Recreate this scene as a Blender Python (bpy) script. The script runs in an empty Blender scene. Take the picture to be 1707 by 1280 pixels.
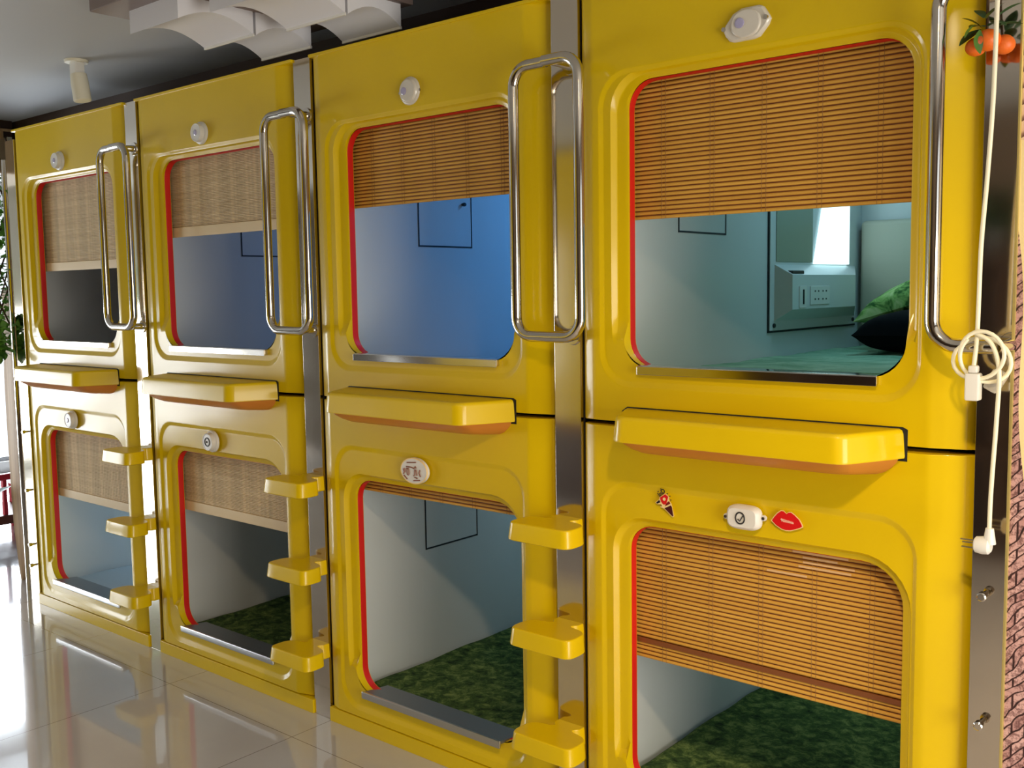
import bpy, bmesh, math, random
from mathutils import Vector, Matrix, noise
random.seed(7)
C = bpy.context.scene.collection
PI = math.pi
W, G = 1.065, 0.0991            # width of one capsule column, width of the gap between columns
P = W + G
ZS = 1.202                      # height of the seam between lower and upper capsules
ZT = 2.404                      # top of the upper capsules
CEIL = 2.60

# ------------------------------------------------------------------ materials
def lin(r, g, b):
    f = lambda c: (c / 255 / 12.92) if c / 255 <= .04045 else ((c / 255 + .055) / 1.055) ** 2.4
    return (f(r), f(g), f(b), 1)

def mat(name, col, rough=.5, metal=0., coat=0., emit=None, estr=0., spec=.5, coat_rough=.05, trans=0., sss=0.):
    m = bpy.data.materials.new(name); m.use_nodes = True
    b = m.node_tree.nodes['Principled BSDF']
    b.inputs['Base Color'].default_value = col if len(col) == 4 else (*col, 1)
    b.inputs['Roughness'].default_value = rough
    b.inputs['Metallic'].default_value = metal
    b.inputs['Coat Weight'].default_value = coat
    b.inputs['Coat Roughness'].default_value = coat_rough
    b.inputs['Specular IOR Level'].default_value = spec
    b.inputs['Transmission Weight'].default_value = trans
    if emit:
        b.inputs['Emission Color'].default_value = (*emit, 1)
        b.inputs['Emission Strength'].default_value = estr
    return m

def nodes(m):
    nt = m.node_tree
    return nt, nt.nodes, nt.links, nt.nodes['Principled BSDF']

def ramp(nt, stops, fac, interp='LINEAR'):
    r = nt.nodes.new('ShaderNodeValToRGB'); r.color_ramp.interpolation = interp
    e = r.color_ramp.elements
    while len(e) < len(stops): e.new(.5)
    for k, (p, c) in enumerate(stops): e[k].position = p; e[k].color = c if len(c) == 4 else (*c, 1)
    nt.links.new(fac, r.inputs['Fac']); return r

def coords(nt, scale=(1, 1, 1), rot=(0, 0, 0), kind='Object', loc=(0, 0, 0)):
    t = nt.nodes.new('ShaderNodeTexCoord'); mp = nt.nodes.new('ShaderNodeMapping')
    mp.inputs['Scale'].default_value = scale; mp.inputs['Rotation'].default_value = rot; mp.inputs['Location'].default_value = loc
    nt.links.new(t.outputs[kind], mp.inputs['Vector']); return mp.outputs['Vector']

def noise_tex(nt, vec, scale, detail=4, rough=.55, dist=0):
    n = nt.nodes.new('ShaderNodeTexNoise')
    n.inputs['Scale'].default_value = scale; n.inputs['Detail'].default_value = detail
    n.inputs['Roughness'].default_value = rough; n.inputs['Distortion'].default_value = dist
    nt.links.new(vec, n.inputs['Vector']); return n.outputs['Fac']

def bump(nt, fac, strength, dist=.01):
    b = nt.nodes.new('ShaderNodeBump'); b.inputs['Strength'].default_value = strength; b.inputs['Distance'].default_value = dist
    nt.links.new(fac, b.inputs['Height']); nt.links.new(b.outputs['Normal'], nt.nodes['Principled BSDF'].inputs['Normal'])

M = {}
M['yellow'] = mat('yellow_gelcoat', (.70, .46, .001), .40, coat=.42, coat_rough=.12, spec=.2)
nt, N, L, B = nodes(M['yellow'])
v = coords(nt, (1, 1, 1)); f = noise_tex(nt, v, 2.2, 3)
r = ramp(nt, [(.3, (.68, .465, .0004)), (.7, (.74, .515, .0008))], f); L.new(r.outputs['Color'], B.inputs['Base Color'])
bump(nt, noise_tex(nt, coords(nt, (1, 1, .5)), 5, 2), .03, .02)
M['red'] = mat('red_rubber', (.66, .012, .006), .45)
M['black'] = mat('black_gap', (.008, .007, .007), .7)
M['steel'] = mat('mirror_steel', (.70, .64, .55), .09, 1.)
M['chrome'] = mat('polished_tube_steel', (.62, .58, .52), .10, 1.)
M['brushed'] = mat('brushed_sill_steel', (.52, .52, .53), .28, 1.)
nt, N, L, B = nodes(M['brushed']); bump(nt, noise_tex(nt, coords(nt, (2, 300, 300)), 3, 2), .12, .002)
M['sill_dark'] = mat('grey_sill_plate', lin(120, 124, 128), .35, .6)
M['inner'] = mat('capsule_lining', lin(214, 216, 214), .38, coat=.15)
M['line'] = mat('dark_panel_line', (.012, .014, .018), .5)
M['white'] = mat('white_plastic', lin(226, 224, 218), .35)
M['milky'] = mat('milky_plastic', lin(214, 208, 196), .25, coat=.4)
M['lens'] = mat('sensor_lens', lin(170, 165, 200), .1, coat=1.)
M['dark'] = mat('dark_detail', (.02, .018, .018), .5)
M['brown_ink'] = mat('brown_ink', lin(140, 85, 60), .5)
M['red_ink'] = mat('red_ink', lin(214, 14, 18), .35)
M['dkred_ink'] = mat('dark_red_ink', lin(120, 14, 16), .35)
M['cream_ink'] = mat('cream_ink', lin(245, 215, 150), .4)
M['pink_ink'] = mat('pink_ink', lin(238, 190, 165), .4)
M['green_ink'] = mat('green_ink', lin(120, 140, 30), .4)
M['cone_ink'] = mat('cone_ink', lin(70, 8, 14), .35)
M['black_ink'] = mat('black_ink', lin(24, 14, 22), .4)

def bamboo(name, a, b, c, sx, woven=False):
    m = mat(name, a, .5, spec=.3); nt, N, L, B = nodes(m)
    v = coords(nt, (1.3, 1, 85))
    f = noise_tex(nt, v, 1.0, 5, .6)
    r = ramp(nt, [(.25, c), (.5, a), (.78, b)], f)
    col = r.outputs['Color']
    # vertical bands where the threads run
    w = nt.nodes.new('ShaderNodeTexNoise'); w.noise_dimensions = '3D'
    w.inputs['Scale'].default_value = 1; w.inputs['Detail'].default_value = 6
    L.new(coords(nt, (sx, .01, .35)), w.inputs['Vector'])
    r2 = ramp(nt, [(.3, (.80, .77, .73)), (.62, (1.1, 1.08, 1.05))], w.outputs['Fac'])
    mx = nt.nodes.new('ShaderNodeMix'); mx.data_type = 'RGBA'; mx.blend_type = 'MULTIPLY'
    mx.inputs['Factor'].default_value = .8 if woven else .0
    L.new(col, mx.inputs['A']); L.new(r2.outputs['Color'], mx.inputs['B']); L.new(mx.outputs['Result'], B.inputs['Base Color'])
    return m
M['bamboo'] = bamboo('bamboo_slats', (.66, .36, .06), (.76, .45, .085), (.55, .27, .042), 12)
M['bamboo_woven'] = bamboo('woven_bamboo', (.72, .56, .33), (.84, .68, .43), (.60, .44, .24), 40, True)
M['bamboo_dark'] = mat('bamboo_rail', (.22, .07, .018), .45)
M['bamboo_hem'] = mat('bamboo_hem', (.74, .56, .30), .5)
M['thread'] = mat('blind_thread', (.30, .15, .05), .8)

m = M['green_fabric'] = mat('dark_green_fabric', (.02, .03, .015), .95, spec=.15); nt, N, L, B = nodes(m)
f = noise_tex(nt, coords(nt, (1, 1, 1)), 24, 8, .75, .4)
r = ramp(nt, [(.35, lin(34, 50, 28)), (.5, lin(74, 98, 50)), (.66, lin(136, 152, 84))], f); L.new(r.outputs['Color'], B.inputs['Base Color'])
bump(nt, noise_tex(nt, coords(nt), 130, 4), .7, .01)
m = M['jade_fabric'] = mat('jade_green_sheet', lin(105, 160, 120), .9, spec=.2); nt, N, L, B = nodes(m)
f = noise_tex(nt, coords(nt, (1, 1, 1)), 6, 6, .65, .6)
r = ramp(nt, [(.35, lin(120, 165, 132)), (.65, lin(176, 208, 178))], f); L.new(r.outputs['Color'], B.inputs['Base Color'])
bump(nt, f, .6, .03)
m = M['pillow'] = mat('green_pillowcase', lin(120, 165, 90), .85, spec=.2); nt, N, L, B = nodes(m)
f = noise_tex(nt, coords(nt, (1, 1, 1)), 14, 5, .6, 1.2)
r = ramp(nt, [(.38, lin(52, 95, 40)), (.5, lin(140, 180, 95)), (.66, lin(190, 205, 140))], f); L.new(r.outputs['Color'], B.inputs['Base Color'])
M['grey_sheet'] = mat('grey_blue_sheet', lin(176, 186, 192), .8)
M['pad'] = mat('beige_pad', lin(190, 184, 165), .6)
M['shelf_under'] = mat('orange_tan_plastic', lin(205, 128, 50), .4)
M['cord'] = mat('white_cord', lin(238, 232, 205), .35)
M['clear'] = mat('clear_plastic', lin(225, 220, 210), .15, trans=.5)

# floor: glossy cream tile with thin joints
m = M['floor'] = mat('polished_cream_tile', lin(190, 188, 190), .10, coat=1., coat_rough=.02); nt, N, L, B = nodes(m)
bk = nt.nodes.new('ShaderNodeTexBrick'); bk.offset = 0; bk.inputs['Scale'].default_value = 1
bk.inputs['Brick Width'].default_value = .8; bk.inputs['Row Height'].default_value = .8
bk.inputs['Mortar Size'].default_value = .0016; bk.inputs['Mortar Smooth'].default_value = .2
bk.inputs['Color1'].default_value = lin(190, 188, 190); bk.inputs['Color2'].default_value = lin(194, 192, 194); bk.inputs['Mortar'].default_value = lin(120, 112, 102)
L.new(coords(nt, loc=(.07, .18, 0)), bk.inputs['Vector'])
f = noise_tex(nt, coords(nt), 1.7, 5)
r = ramp(nt, [(.3, (.93, .92, .9)), (.7, (1.03, 1.03, 1.03))], f)
mx = nt.nodes.new('ShaderNodeMix'); mx.data_type = 'RGBA'; mx.blend_type = 'MULTIPLY'; mx.inputs['Factor'].default_value = 1
L.new(bk.outputs['Color'], mx.inputs['A']); L.new(r.outputs['Color'], mx.inputs['B']); L.new(mx.outputs['Result'], B.inputs['Base Color'])
M['ceiling'] = mat('ceiling_paint', lin(186, 188, 190), .8)
M['wall'] = mat('warm_wall_paint', lin(112, 96, 80), .8)
M['wall_dark'] = mat('dark_wall_panel', lin(70, 52, 42), .5)
M['wall_white'] = mat('white_wall_paint', lin(215, 215, 212), .8)
M['frame'] = mat('window_frame_paint', lin(150, 150, 152), .4)
M['glass'] = mat('window_glass', (1, 1, 1), .0, trans=1.)
M['lampwhite'] = mat('acrylic_shade', lin(222, 222, 228), .35)
M['lampbase'] = mat('lamp_base', lin(120, 104, 98), .5)
M['spot'] = mat('spot_white', lin(225, 220, 200), .45)
M['wood'] = mat('pale_wood', lin(200, 165, 125), .5); nt, N, L, B = nodes(M['wood'])
r = ramp(nt, [(.3, lin(176, 138, 98)), (.7, lin(214, 182, 140))], noise_tex(nt, coords(nt, (30, 30, 1.5)), 1, 4)); L.new(r.outputs['Color'], B.inputs['Base Color'])
M['beige'] = mat('beige_cabinet', lin(168, 150, 124), .6)
M['leaf'] = mat('ivy_leaf', lin(92, 150, 50), .5); nt, N, L, B = nodes(M['leaf'])
r = ramp(nt, [(.3, lin(40, 84, 28)), (.7, lin(128, 186, 70))], noise_tex(nt, coords(nt), 14, 2)); L.new(r.outputs['Color'], B.inputs['Base Color'])
M['darkleaf'] = mat('dark_leaf', lin(38, 78, 40), .4)
M['stem'] = mat('brown_stem', lin(80, 58, 36), .8)
M['pot'] = mat('grey_pot', lin(90, 92, 94), .6)
M['chair_grey'] = mat('grey_chair_plastic', lin(96, 100, 104), .5)
M['red_paint'] = mat('red_paint', lin(205, 22, 48), .4)
M['brown_wood'] = mat('brown_wood', lin(112, 58, 40), .5)
m = M['orange'] = mat('orange_peel', lin(226, 104, 24), .45); nt, N, L, B = nodes(m)
bump(nt, noise_tex(nt, coords(nt), 160, 2), .25, .003)
M['curtain'] = mat('grey_curtain', lin(96, 88, 78), .9)
M['foliage'] = mat('outdoor_foliage', lin(120, 160, 96), .8)

# printed brick mural
m = M['mural'] = mat('printed_brick_mural', lin(214, 170, 150), .55); nt, N, L, B = nodes(m)
tc = nt.nodes.new('ShaderNodeTexCoord'); sep = nt.nodes.new('ShaderNodeSeparateXYZ'); L.new(tc.outputs['Object'], sep.inputs[0])
def math_node(op, a, b=None):
    n = nt.nodes.new('ShaderNodeMath'); n.operation = op
    for k, x in enumerate((a, b)):
        if x is None: continue
        if isinstance(x, (int, float)): n.inputs[k].default_value = x
        else: L.new(x, n.inputs[k])
    return n.outputs[0]
nz = noise_tex(nt, tc.outputs['Object'], 7, 3)
zz = math_node('ADD', math_node('ADD', math_node('MULTIPLY', sep.outputs['X'], -.95), sep.outputs['Z']), math_node('MULTIPLY', nz, .10))
cmb = nt.nodes.new('ShaderNodeCombineXYZ'); L.new(sep.outputs['X'], cmb.inputs['X']); L.new(zz, cmb.inputs['Y'])
bk = nt.nodes.new('ShaderNodeTexBrick'); bk.inputs['Scale'].default_value = 1; bk.inputs['Brick Width'].default_value = .052
bk.inputs['Row Height'].default_value = .0235; bk.inputs['Mortar Size'].default_value = .0026; bk.inputs['Mortar Smooth'].default_value = .35
bk.inputs['Color1'].default_value = lin(212, 172, 166); bk.inputs['Color2'].default_value = lin(178, 132, 128); bk.inputs['Mortar'].default_value = lin(62, 30, 30)
L.new(cmb.outputs[0], bk.inputs['Vector'])
gr = noise_tex(nt, coords(nt, (1, 1, 1)), 120, 5, .7)
rg = ramp(nt, [(.42, (.22, .13, .14)), (.55, (1, 1, 1))], gr)
mx = nt.nodes.new('ShaderNodeMix'); mx.data_type = 'RGBA'; mx.blend_type = 'MULTIPLY'; mx.inputs['Factor'].default_value = .8
L.new(bk.outputs['Color'], mx.inputs['A']); L.new(rg.outputs['Color'], mx.inputs['B'])
# the cream painted patch and the scalloped roof above it
wob = math_node('MULTIPLY', math_node('SINE', math_node('MULTIPLY', sep.outputs['Z'], 11.0)), .008)
edge = math_node('ADD', wob, math_node('ADD', sep.outputs['X'], math_node('MULTIPLY', math_node('SUBTRACT', sep.outputs['Z'], 1.5), .055)))
creamx = math_node('GREATER_THAN', edge, 4.646)
creamz = math_node('MULTIPLY', math_node('GREATER_THAN', sep.outputs['Z'], .98), math_node('LESS_THAN', sep.outputs['Z'], 2.6))
topz = math_node('GREATER_THAN', sep.outputs['Z'], 1.74)
cm = math_node('MAXIMUM', math_node('MULTIPLY', creamx, creamz), topz)
m2 = nt.nodes.new('ShaderNodeMix'); m2.data_type = 'RGBA'; L.new(cm, m2.inputs['Factor']); L.new(mx.outputs['Result'], m2.inputs['A']); m2.inputs['B'].default_value = lin(240, 218, 160)
arc = math_node('FRACT', math_node('MULTIPLY', math_node('ADD', sep.outputs['Z'], math_node('MULTIPLY', math_node('ABSOLUTE', math_node('SUBTRACT', math_node('FRACT', math_node('MULTIPLY', sep.outputs['X'], 12)), .5)), -.045)), 30))
ra = ramp(nt, [(0, lin(92, 58, 48)), (.22, lin(150, 110, 92)), (.4, lin(222, 184, 150)), (1, lin(232, 200, 168))], arc)
roof = math_node('GREATER_THAN', sep.outputs['Z'], 1.87)
m3 = nt.nodes.new('ShaderNodeMix'); m3.data_type = 'RGBA'; L.new(roof, m3.inputs['Factor']); L.new(m2.outputs['Result'], m3.inputs['A']); L.new(ra.outputs['Color'], m3.inputs['B'])
L.new(m3.outputs['Result'], B.inputs['Base Color'])

# ------------------------------------------------------------------ mesh helpers
class MB:
    def __init__(s): s.v = []; s.f = []
    def add(s, vs, fs):
        o = len(s.v); s.v += [tuple(p) for p in vs]; s.f += [tuple(i + o for i in q) for q in fs]; return s
    def box(s, x0, x1, y0, y1, z0, z1, bev=0., seg=2, mtx=None):
        bm = bmesh.new(); bmesh.ops.create_cube(bm, size=1)
        for q in bm.verts: q.co = Vector(((x0 + x1) / 2 + q.co.x * (x1 - x0), (y0 + y1) / 2 + q.co.y * (y1 - y0), (z0 + z1) / 2 + q.co.z * (z1 - z0)))
        if bev: bmesh.ops.bevel(bm, geom=bm.edges[:], offset=bev, segments=seg, profile=.5, affect='EDGES')
        if mtx: bmesh.ops.transform(bm, matrix=mtx, verts=bm.verts)
        bm.verts.index_update(); s.add([q.co[:] for q in bm.verts], [[q.index for q in f.verts] for f in bm.faces]); bm.free(); return s
    def loops(s, ls, close=True, cap0=False, cap1=False, wrap=False):
        n = len(ls[0]); o = len(s.v)
        for l in ls: s.v += [tuple(p) for p in l]
        m = len(ls)
        for a in range(m if wrap else m - 1):
            b = (a + 1) % m
            for k in range(n if close else n - 1):
                k2 = (k + 1) % n
                s.f.append((o + a * n + k, o + a * n + k2, o + b * n + k2, o + b * n + k))
        if cap0: s.f.append(tuple(o + k for k in range(n))[::-1])
        if cap1: s.f.append(tuple(o + (m - 1) * n + k for k in range(n)))
        return s
    def tube(s, pts, r, n=14, closed=False, caps=True):
        pts = [Vector(p) for p in pts]; ls = []
        m = len(pts); up = None
        for k in range(m):
            a = pts[k - 1] if (k or closed) else pts[k]; b = pts[(k + 1) % m] if (k < m - 1 or closed) else pts[k]
            t = (b - a).normalized()
            if up is None:
                up = t.orthogonal().normalized()
            up = (up - t * up.dot(t)).normalized(); w = t.cross(up)
            rr = r[k] if isinstance(r, (list, tuple)) else r
            ls.append([pts[k] + rr * (math.cos(2 * PI * j / n) * up + math.sin(2 * PI * j / n) * w) for j in range(n)])
        return s.loops(ls, cap0=caps and not closed, cap1=caps and not closed, wrap=closed)
    def lathe(s, prof, org=(0, 0, 0), axis='y', n=28):
        ls = []
        for r, h in prof:
            l = []
            for j in range(n):
                a = 2 * PI * j / n; c, d = r * math.cos(a), r * math.sin(a)
                p = {'y': (c, h, d), 'z': (c, d, h), 'x': (h, c, d)}[axis]
                l.append((p[0] + org[0], p[1] + org[1], p[2] + org[2]))
            ls.append(l)
        return s.loops(ls, cap0=True, cap1=True)
    def prism(s, poly, y0, y1, bev=0):
        "outline in the x,z plane pulled from y0 (front) to y1"
        if not bev: return s.loops([[(x, y0, z) for x, z in poly], [(x, y1, z) for x, z in poly]], cap0=True, cap1=True)
        cx = sum(p[0] for p in poly) / len(poly); cz = sum(p[1] for p in poly) / len(poly)
        def ins(d): 
            out = []
            for x, z in poly:
                l = math.hypot(x - cx, z - cz) or 1; out.append((x - d * (x - cx) / l, z - d * (z - cz) / l))
            return out
        return s.loops([[(x, y0, z) for x, z in ins(bev)], [(x, y0 + (y1 - y0) * .3, z) for x, z in ins(bev * .25)], [(x, y0 + (y1 - y0) * .6, z) for x, z in poly], [(x, y1, z) for x, z in poly]], cap0=True, cap1=True)
    def build(s, name, material, parent=None, angle=35, loc=None, smooth=True):
        me = bpy.data.meshes.new(name); me.from_pydata(s.v, [], s.f)
        bm = bmesh.new(); bm.from_mesh(me); bmesh.ops.recalc_face_normals(bm, faces=bm.faces); bm.to_mesh(me); bm.free()
        if smooth:
            for p in me.polygons: p.use_smooth = True
            me.set_sharp_from_angle(angle=math.radians(angle))
        me.materials.append(material)
        o = bpy.data.objects.new(name, me); C.objects.link(o)
        if smooth:
            wn = o.modifiers.new('weighted_normals', 'WEIGHTED_NORMAL'); wn.keep_sharp = True; wn.weight = 50; wn.mode = 'FACE_AREA'
        if parent: o.parent = parent
        if loc: o.location = loc
        return o

def empty(name, loc=(0, 0, 0), rz=0):
    o = bpy.data.objects.new(name, None); o.empty_display_size = .05; C.objects.link(o); o.location = loc; o.rotation_euler.z = rz; return o
def tag(o, label, cat, group=None, kind=None):
    o['label'] = label; o['category'] = cat
    if group: o['group'] = group
    if kind: o['kind'] = kind
    return o
def struct(o): o['kind'] = 'structure'; return o
def copy_tree(o, parent=None):
    c = o.copy(); C.objects.link(c)
    if parent: c.parent = parent
    for ch in o.children: copy_tree(ch, c)
    return c

def rrect(x0, x1, z0, z1, r, y=0., nc=8, ns=14):
    "rounded rectangle in x,z; r = (bl, br, tr, tl); always the same number of points"
    if not isinstance(r, (tuple, list)): r = (r,) * 4
    cs = [((x0 + r[0], z0 + r[0]), PI, r[0]), ((x1 - r[1], z0 + r[1]), 1.5 * PI, r[1]), ((x1 - r[2], z1 - r[2]), 0, r[2]), ((x0 + r[3], z1 - r[3]), .5 * PI, r[3])]
    pts = []
    for k in range(4):
        (cx, cz), a0, rr = cs[k]
        arc = [(cx + rr * math.cos(a0 + j / nc * PI / 2), cz + rr * math.sin(a0 + j / nc * PI / 2)) for j in range(nc + 1)]
        pts += arc
        (nx, nz), a1, r1 = cs[(k + 1) % 4]
        e = (nx + r1 * math.cos(a1), nz + r1 * math.sin(a1)); b = arc[-1]
        pts += [(b[0] + (e[0] - b[0]) * j / ns, b[1] + (e[1] - b[1]) * j / ns) for j in range(1, ns)]
    return [(x, y, z) for x, z in pts]

def smooth01(t): t = min(1, max(0, t)); return t * t * (3 - 2 * t)

# ------------------------------------------------------------------ capsule parts (local: x 0..W, z 0..1.202, front plane y = 0)
OX0, OX1 = .148, .914
def panel(upper):
    z0, z1 = (.006, 1.202) if upper else (.055, 1.196)
    ob, ot = (.160, .934) if upper else (.152, .922)
    rr = (.075, .085, .075, .075) if upper else (.08, .075, .10, .075)
    ls = []
    ls.append(rrect(0, W, z0, z1, .002, .060))
    ls.append(rrect(0, W, z0, z1, .003, .026))
    ls.append(rrect(.002, W - .003, z0, z1, .003, .019))
    ls.append(rrect(.010, W - .020, z0 + .0005, z1 - .0005, .003, .0105))
    ls.append(rrect(.020, W - .028, z0 + .001, z1 - .001, .003, .0075))
    e = rrect(.042, .976, z0 + .0015, z1 - .0015, .004, .0006)
    f = rrect(.052, .962, z0 + .002, z1 - .002, .004, .0)
    ls += [e, f]
    # wide soft recess round the opening
    s0, s1 = (.100, .950) if upper else (.078, 1.045)
    D = .007
    ls.append(rrect(.066, .950, s0, s1 + .012 if upper else s1, .095, 0.))
    ls.append(rrect(.070, .947, s0 + .006, s1 + .008 if upper else s1 - .006, .093, .0012))
    ls.append(rrect(.078, .941, s0 + .018, s1 + .002 if upper else s1 - .016, .088, D - .0012))
    ls.append(rrect(.083, .938, s0 + .024, s1 - .002 if upper else s1 - .022, .085, D))
    # crisp step at the sides and top only; it runs out above the bottom corners
    c1 = ot + (.020 if upper else .022)
    def step(pts, depth):
        out = []
        for x, y, z in pts:
            k = smooth01((z - (ob + .085)) / .02); out.append((x, D + (depth - D) * k, z))
        return out
    R = tuple(q + .025 for q in rr)
    ls.append(step(rrect(.104, .936, ob - .006, c1, R, 0), D))
    ls.append(step(rrect(.106, .935, ob - .005, c1 - .002, R, 0), D + .003))
    ls.append(step(rrect(.114, .931, ob - .003, c1 - .008, R, 0), D + .014))
    ls.append(step(rrect(.118, .929, ob - .002, c1 - .011, R, 0), D + .016))
    ls.append(step(rrect(.136, .921, ob - .001, c1 - .017, R, 0), D + .019))
    ls.append(step(rrect(OX0 - .003, OX1 - .001, ob, ot + .001, rr, 0), D + .021))
    ls.append(rrect(OX0 + .0005, OX1 - .004, ob + .001, ot - .003, rr, .030))
    ls.append(rrect(OX0, OX1, ob + .001, ot, rr, .036))
    ls.append(rrect(OX0, OX1, ob + .001, ot, rr, .060))
    ls = [[(x, y + .26 * max(0, x - .984), z) if y < .05 else (x, y, z) for x, y, z in l] for l in ls]
    b = MB(); b.loops(ls)
    b.loops([ls[-1], ls[0]])
    return b, (ob, ot, rr)

def ring(ob, ot, rr, x0, x1, prof):
    "profile = list of (inset, y)"
    return MB().loops([rrect(x0 + i, x1 - i, ob + i, ot - i, tuple(max(.004, q - i) for q in rr), y) for i, y in prof])

def lamp_oval(w, h, oct_=False):
    pts = []
    for k in range(40):
        a = 2 * PI * k / 40
        e = .62 if oct_ else 1.
        c, s_ = math.cos(a), math.sin(a)
        pts.append((w * math.copysign(abs(c) ** e, c), h * math.copysign(abs(s_) ** (e * .9), s_)))
    return pts

def lamp_cover(kind, parent, loc):
    "white sensor lamp screwed on above an opening"
    x, z = loc
    def sh(pts): return [(px + x, pz + z) for px, pz in pts]
    if kind == 'plate':      # wide shield with two screw corners
        pts = [(-.064, -.006), (-.056, -.022), (-.046, -.034), (-.034, -.038), (.02, -.038), (.036, -.034), (.058, -.010), (.064, .004), (.06, .012), (.046, .034), (.034, .040), (-.012, .040), (-.036, .030), (-.056, .006)]
        base = MB().prism(sh(pts), -.012, .0, .006).build('lamp_cover', M['milky'], parent)
        MB().prism(sh([(px * .80 + (.002), pz * .86) for px, pz in lamp_oval(.05, .040)]), -.019, -.011, .005).build('lamp_dome', M['milky'], base)
        for sx, sz in ((-.058, -.005), (.055, .006)): MB().lathe([(.0055, -.016), (.0055, -.010)], (x + sx, 0, z + sz), n=12).build('screw', M['chrome'], base)
        e = -.020; lr = .0125; lx = -.012; lz = .002
    elif kind == 'oval':     # rounded capsule shape with two ears
        base = MB().prism(sh(lamp_oval(.047, .032, True)), -.022, .0, .009).build('lamp_cover', M['white'], parent)
        for sx in (-1, 1):
            ear = MB().lathe([(.0075, -.006), (.0075, 0.)], (x + sx * .052, 0, z + sx * .004), n=16).build('ear', M['white'], base)
        for sx in (-1, 1): MB().lathe([(.004, -.010), (.004, -.005)], (x + sx * .053, 0, z + sx * .004), n=10).build('screw', M['chrome'], base)
        e = -.023; lr = .0125; lx = -.004; lz = .0
        MB().tube([(x + lx + .0125 * math.cos(t * PI / 12), -.0225, z + lz + .0145 * math.sin(t * PI / 12)) for t in range(24)], .002, 6, True).build('face_ring', M['dark'], base)
        MB().tube([(x + lx - .006, -.0225, z + lz - .003), (x + lx - .001, -.0225, z + lz - .008), (x + lx + .009, -.0225, z + lz + .008)], .0017, 6).build('face_mark', M['dark'], base)
        return base
    elif kind == 'round':    # round base with two ears
        base = MB().lathe([(.031, -.017), (.036, -.014), (.039, -.008), (.0415, -.007), (.0445, -.003), (.0445, 0.)], (x, 0, z)).build('lamp_cover', M['milky'], parent)
        for sx in (-1, 1): MB().lathe([(.004, -.005), (.004, 0.)], (x + sx * .045, 0, z - .002), n=10).build('screw', M['chrome'], base)
        e = -.0175; lr = .012; lx = -.013; lz = -.001
    else:                    # small round button lamp
        base = MB().lathe([(.030, -.027), (.035, -.025), (.0365, -.020), (.037, -.012), (.0425, -.009), (.0445, -.004), (.0445, 0.)], (x, 0, z)).build('lamp_cover', M['white'], parent)
        MB().tube([(x + .0325 * math.cos(t * PI / 14), -.0262, z + .0325 * math.sin(t * PI / 14)) for t in range(28)], .0028, 6, True).build('rim', M['white'], base)
        e = -.0275; lr = .011; lx = -.003; lz = 0
        if kind == 'target':
            MB().tube([(x + .0165 * math.cos(t * PI / 12), -.0275, z + .0165 * math.sin(t * PI / 12)) for t in range(24)], .0026, 6, True).build('face_ring', M['dark'], base)
            lr = .004
    MB().lathe([(lr * .6, e - .003), (lr, e - .001), (lr, e + .006)], (x + lx, 0, z + lz), n=20).build('lens', M['dark'] if kind == 'target' else M['lens'], base)
    return base

def shell(upper):
    x0, x1 = .03, 1.035; y0, y1 = .061, 1.97; zb, zt = (.035, 1.17) if upper else (.02, 1.165)
    a = [(x0, y0, zb), (x1, y0, zb), (x1, y0, zt), (x0, y0, zt)]
    b = [(x0, y1, zb), (x1, y1, zb), (x1, y1, zt), (x0, y1, zt)]
    X0, X1, Z0, Z1, Y1 = .003, W - .003, (.004 if upper else .0), (1.2 if upper else 1.196), 2.0
    c = [(X0, y0, Z0), (X1, y0, Z0), (X1, y0, Z1), (X0, y0, Z1)]
    d = [(X0, Y1, Z0), (X1, Y1, Z0), (X1, Y1, Z1), (X0, Y1, Z1)]
    m = MB(); m.loops([b, a, c, d]); m.f.append((0, 1, 2, 3)); m.f.append((12, 13, 14, 15))
    return m

def shelf_poly(inset=0., depth=.165):
    i = inset
    # plan outline of the ledge: back edge wider than front, rounded front corners
    pts = [(.150 + i, .0)]
    def corner(p, q, s_, r=.028, n=6):
        p, q, s_ = Vector(p), Vector(q), Vector(s_)
        a = q + (p - q).normalized() * r; b = q + (s_ - q).normalized() * r
        return [tuple((1 - t) ** 2 * a + 2 * t * (1 - t) * q + t * t * b) for t in [k / n for k in range(n + 1)]]
    A, Bq, Cq, Dq = (.150 + i, 0), (.228 + i * .8, -depth + i), (.836 - i * .8, -depth + i), (.914 - i, 0)
    return [A] + corner(A, Bq, Cq) + corner(Bq, Cq, Dq) + [Dq]

def shelf_mesh():
    zb, zt = -.022 + 1.202, .047 + 1.202
    L_ = []
    for ins, z in ((.010, zt), (.003, zt - .004), (.0, zt - .012), (-.004, zb + .006), (-.003, zb + .001), (.002, zb)):
        L_.append([(x, y if y > -.001 else y, z) for x, y in shelf_poly(ins)])
    return MB().loops(L_, cap0=True, cap1=True)
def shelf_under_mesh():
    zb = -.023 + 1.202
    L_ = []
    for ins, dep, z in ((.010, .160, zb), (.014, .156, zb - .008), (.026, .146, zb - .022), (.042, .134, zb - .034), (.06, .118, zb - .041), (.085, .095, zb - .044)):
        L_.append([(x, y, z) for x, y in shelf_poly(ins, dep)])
    return MB().loops(L_, cap0=True, cap1=True)

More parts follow.
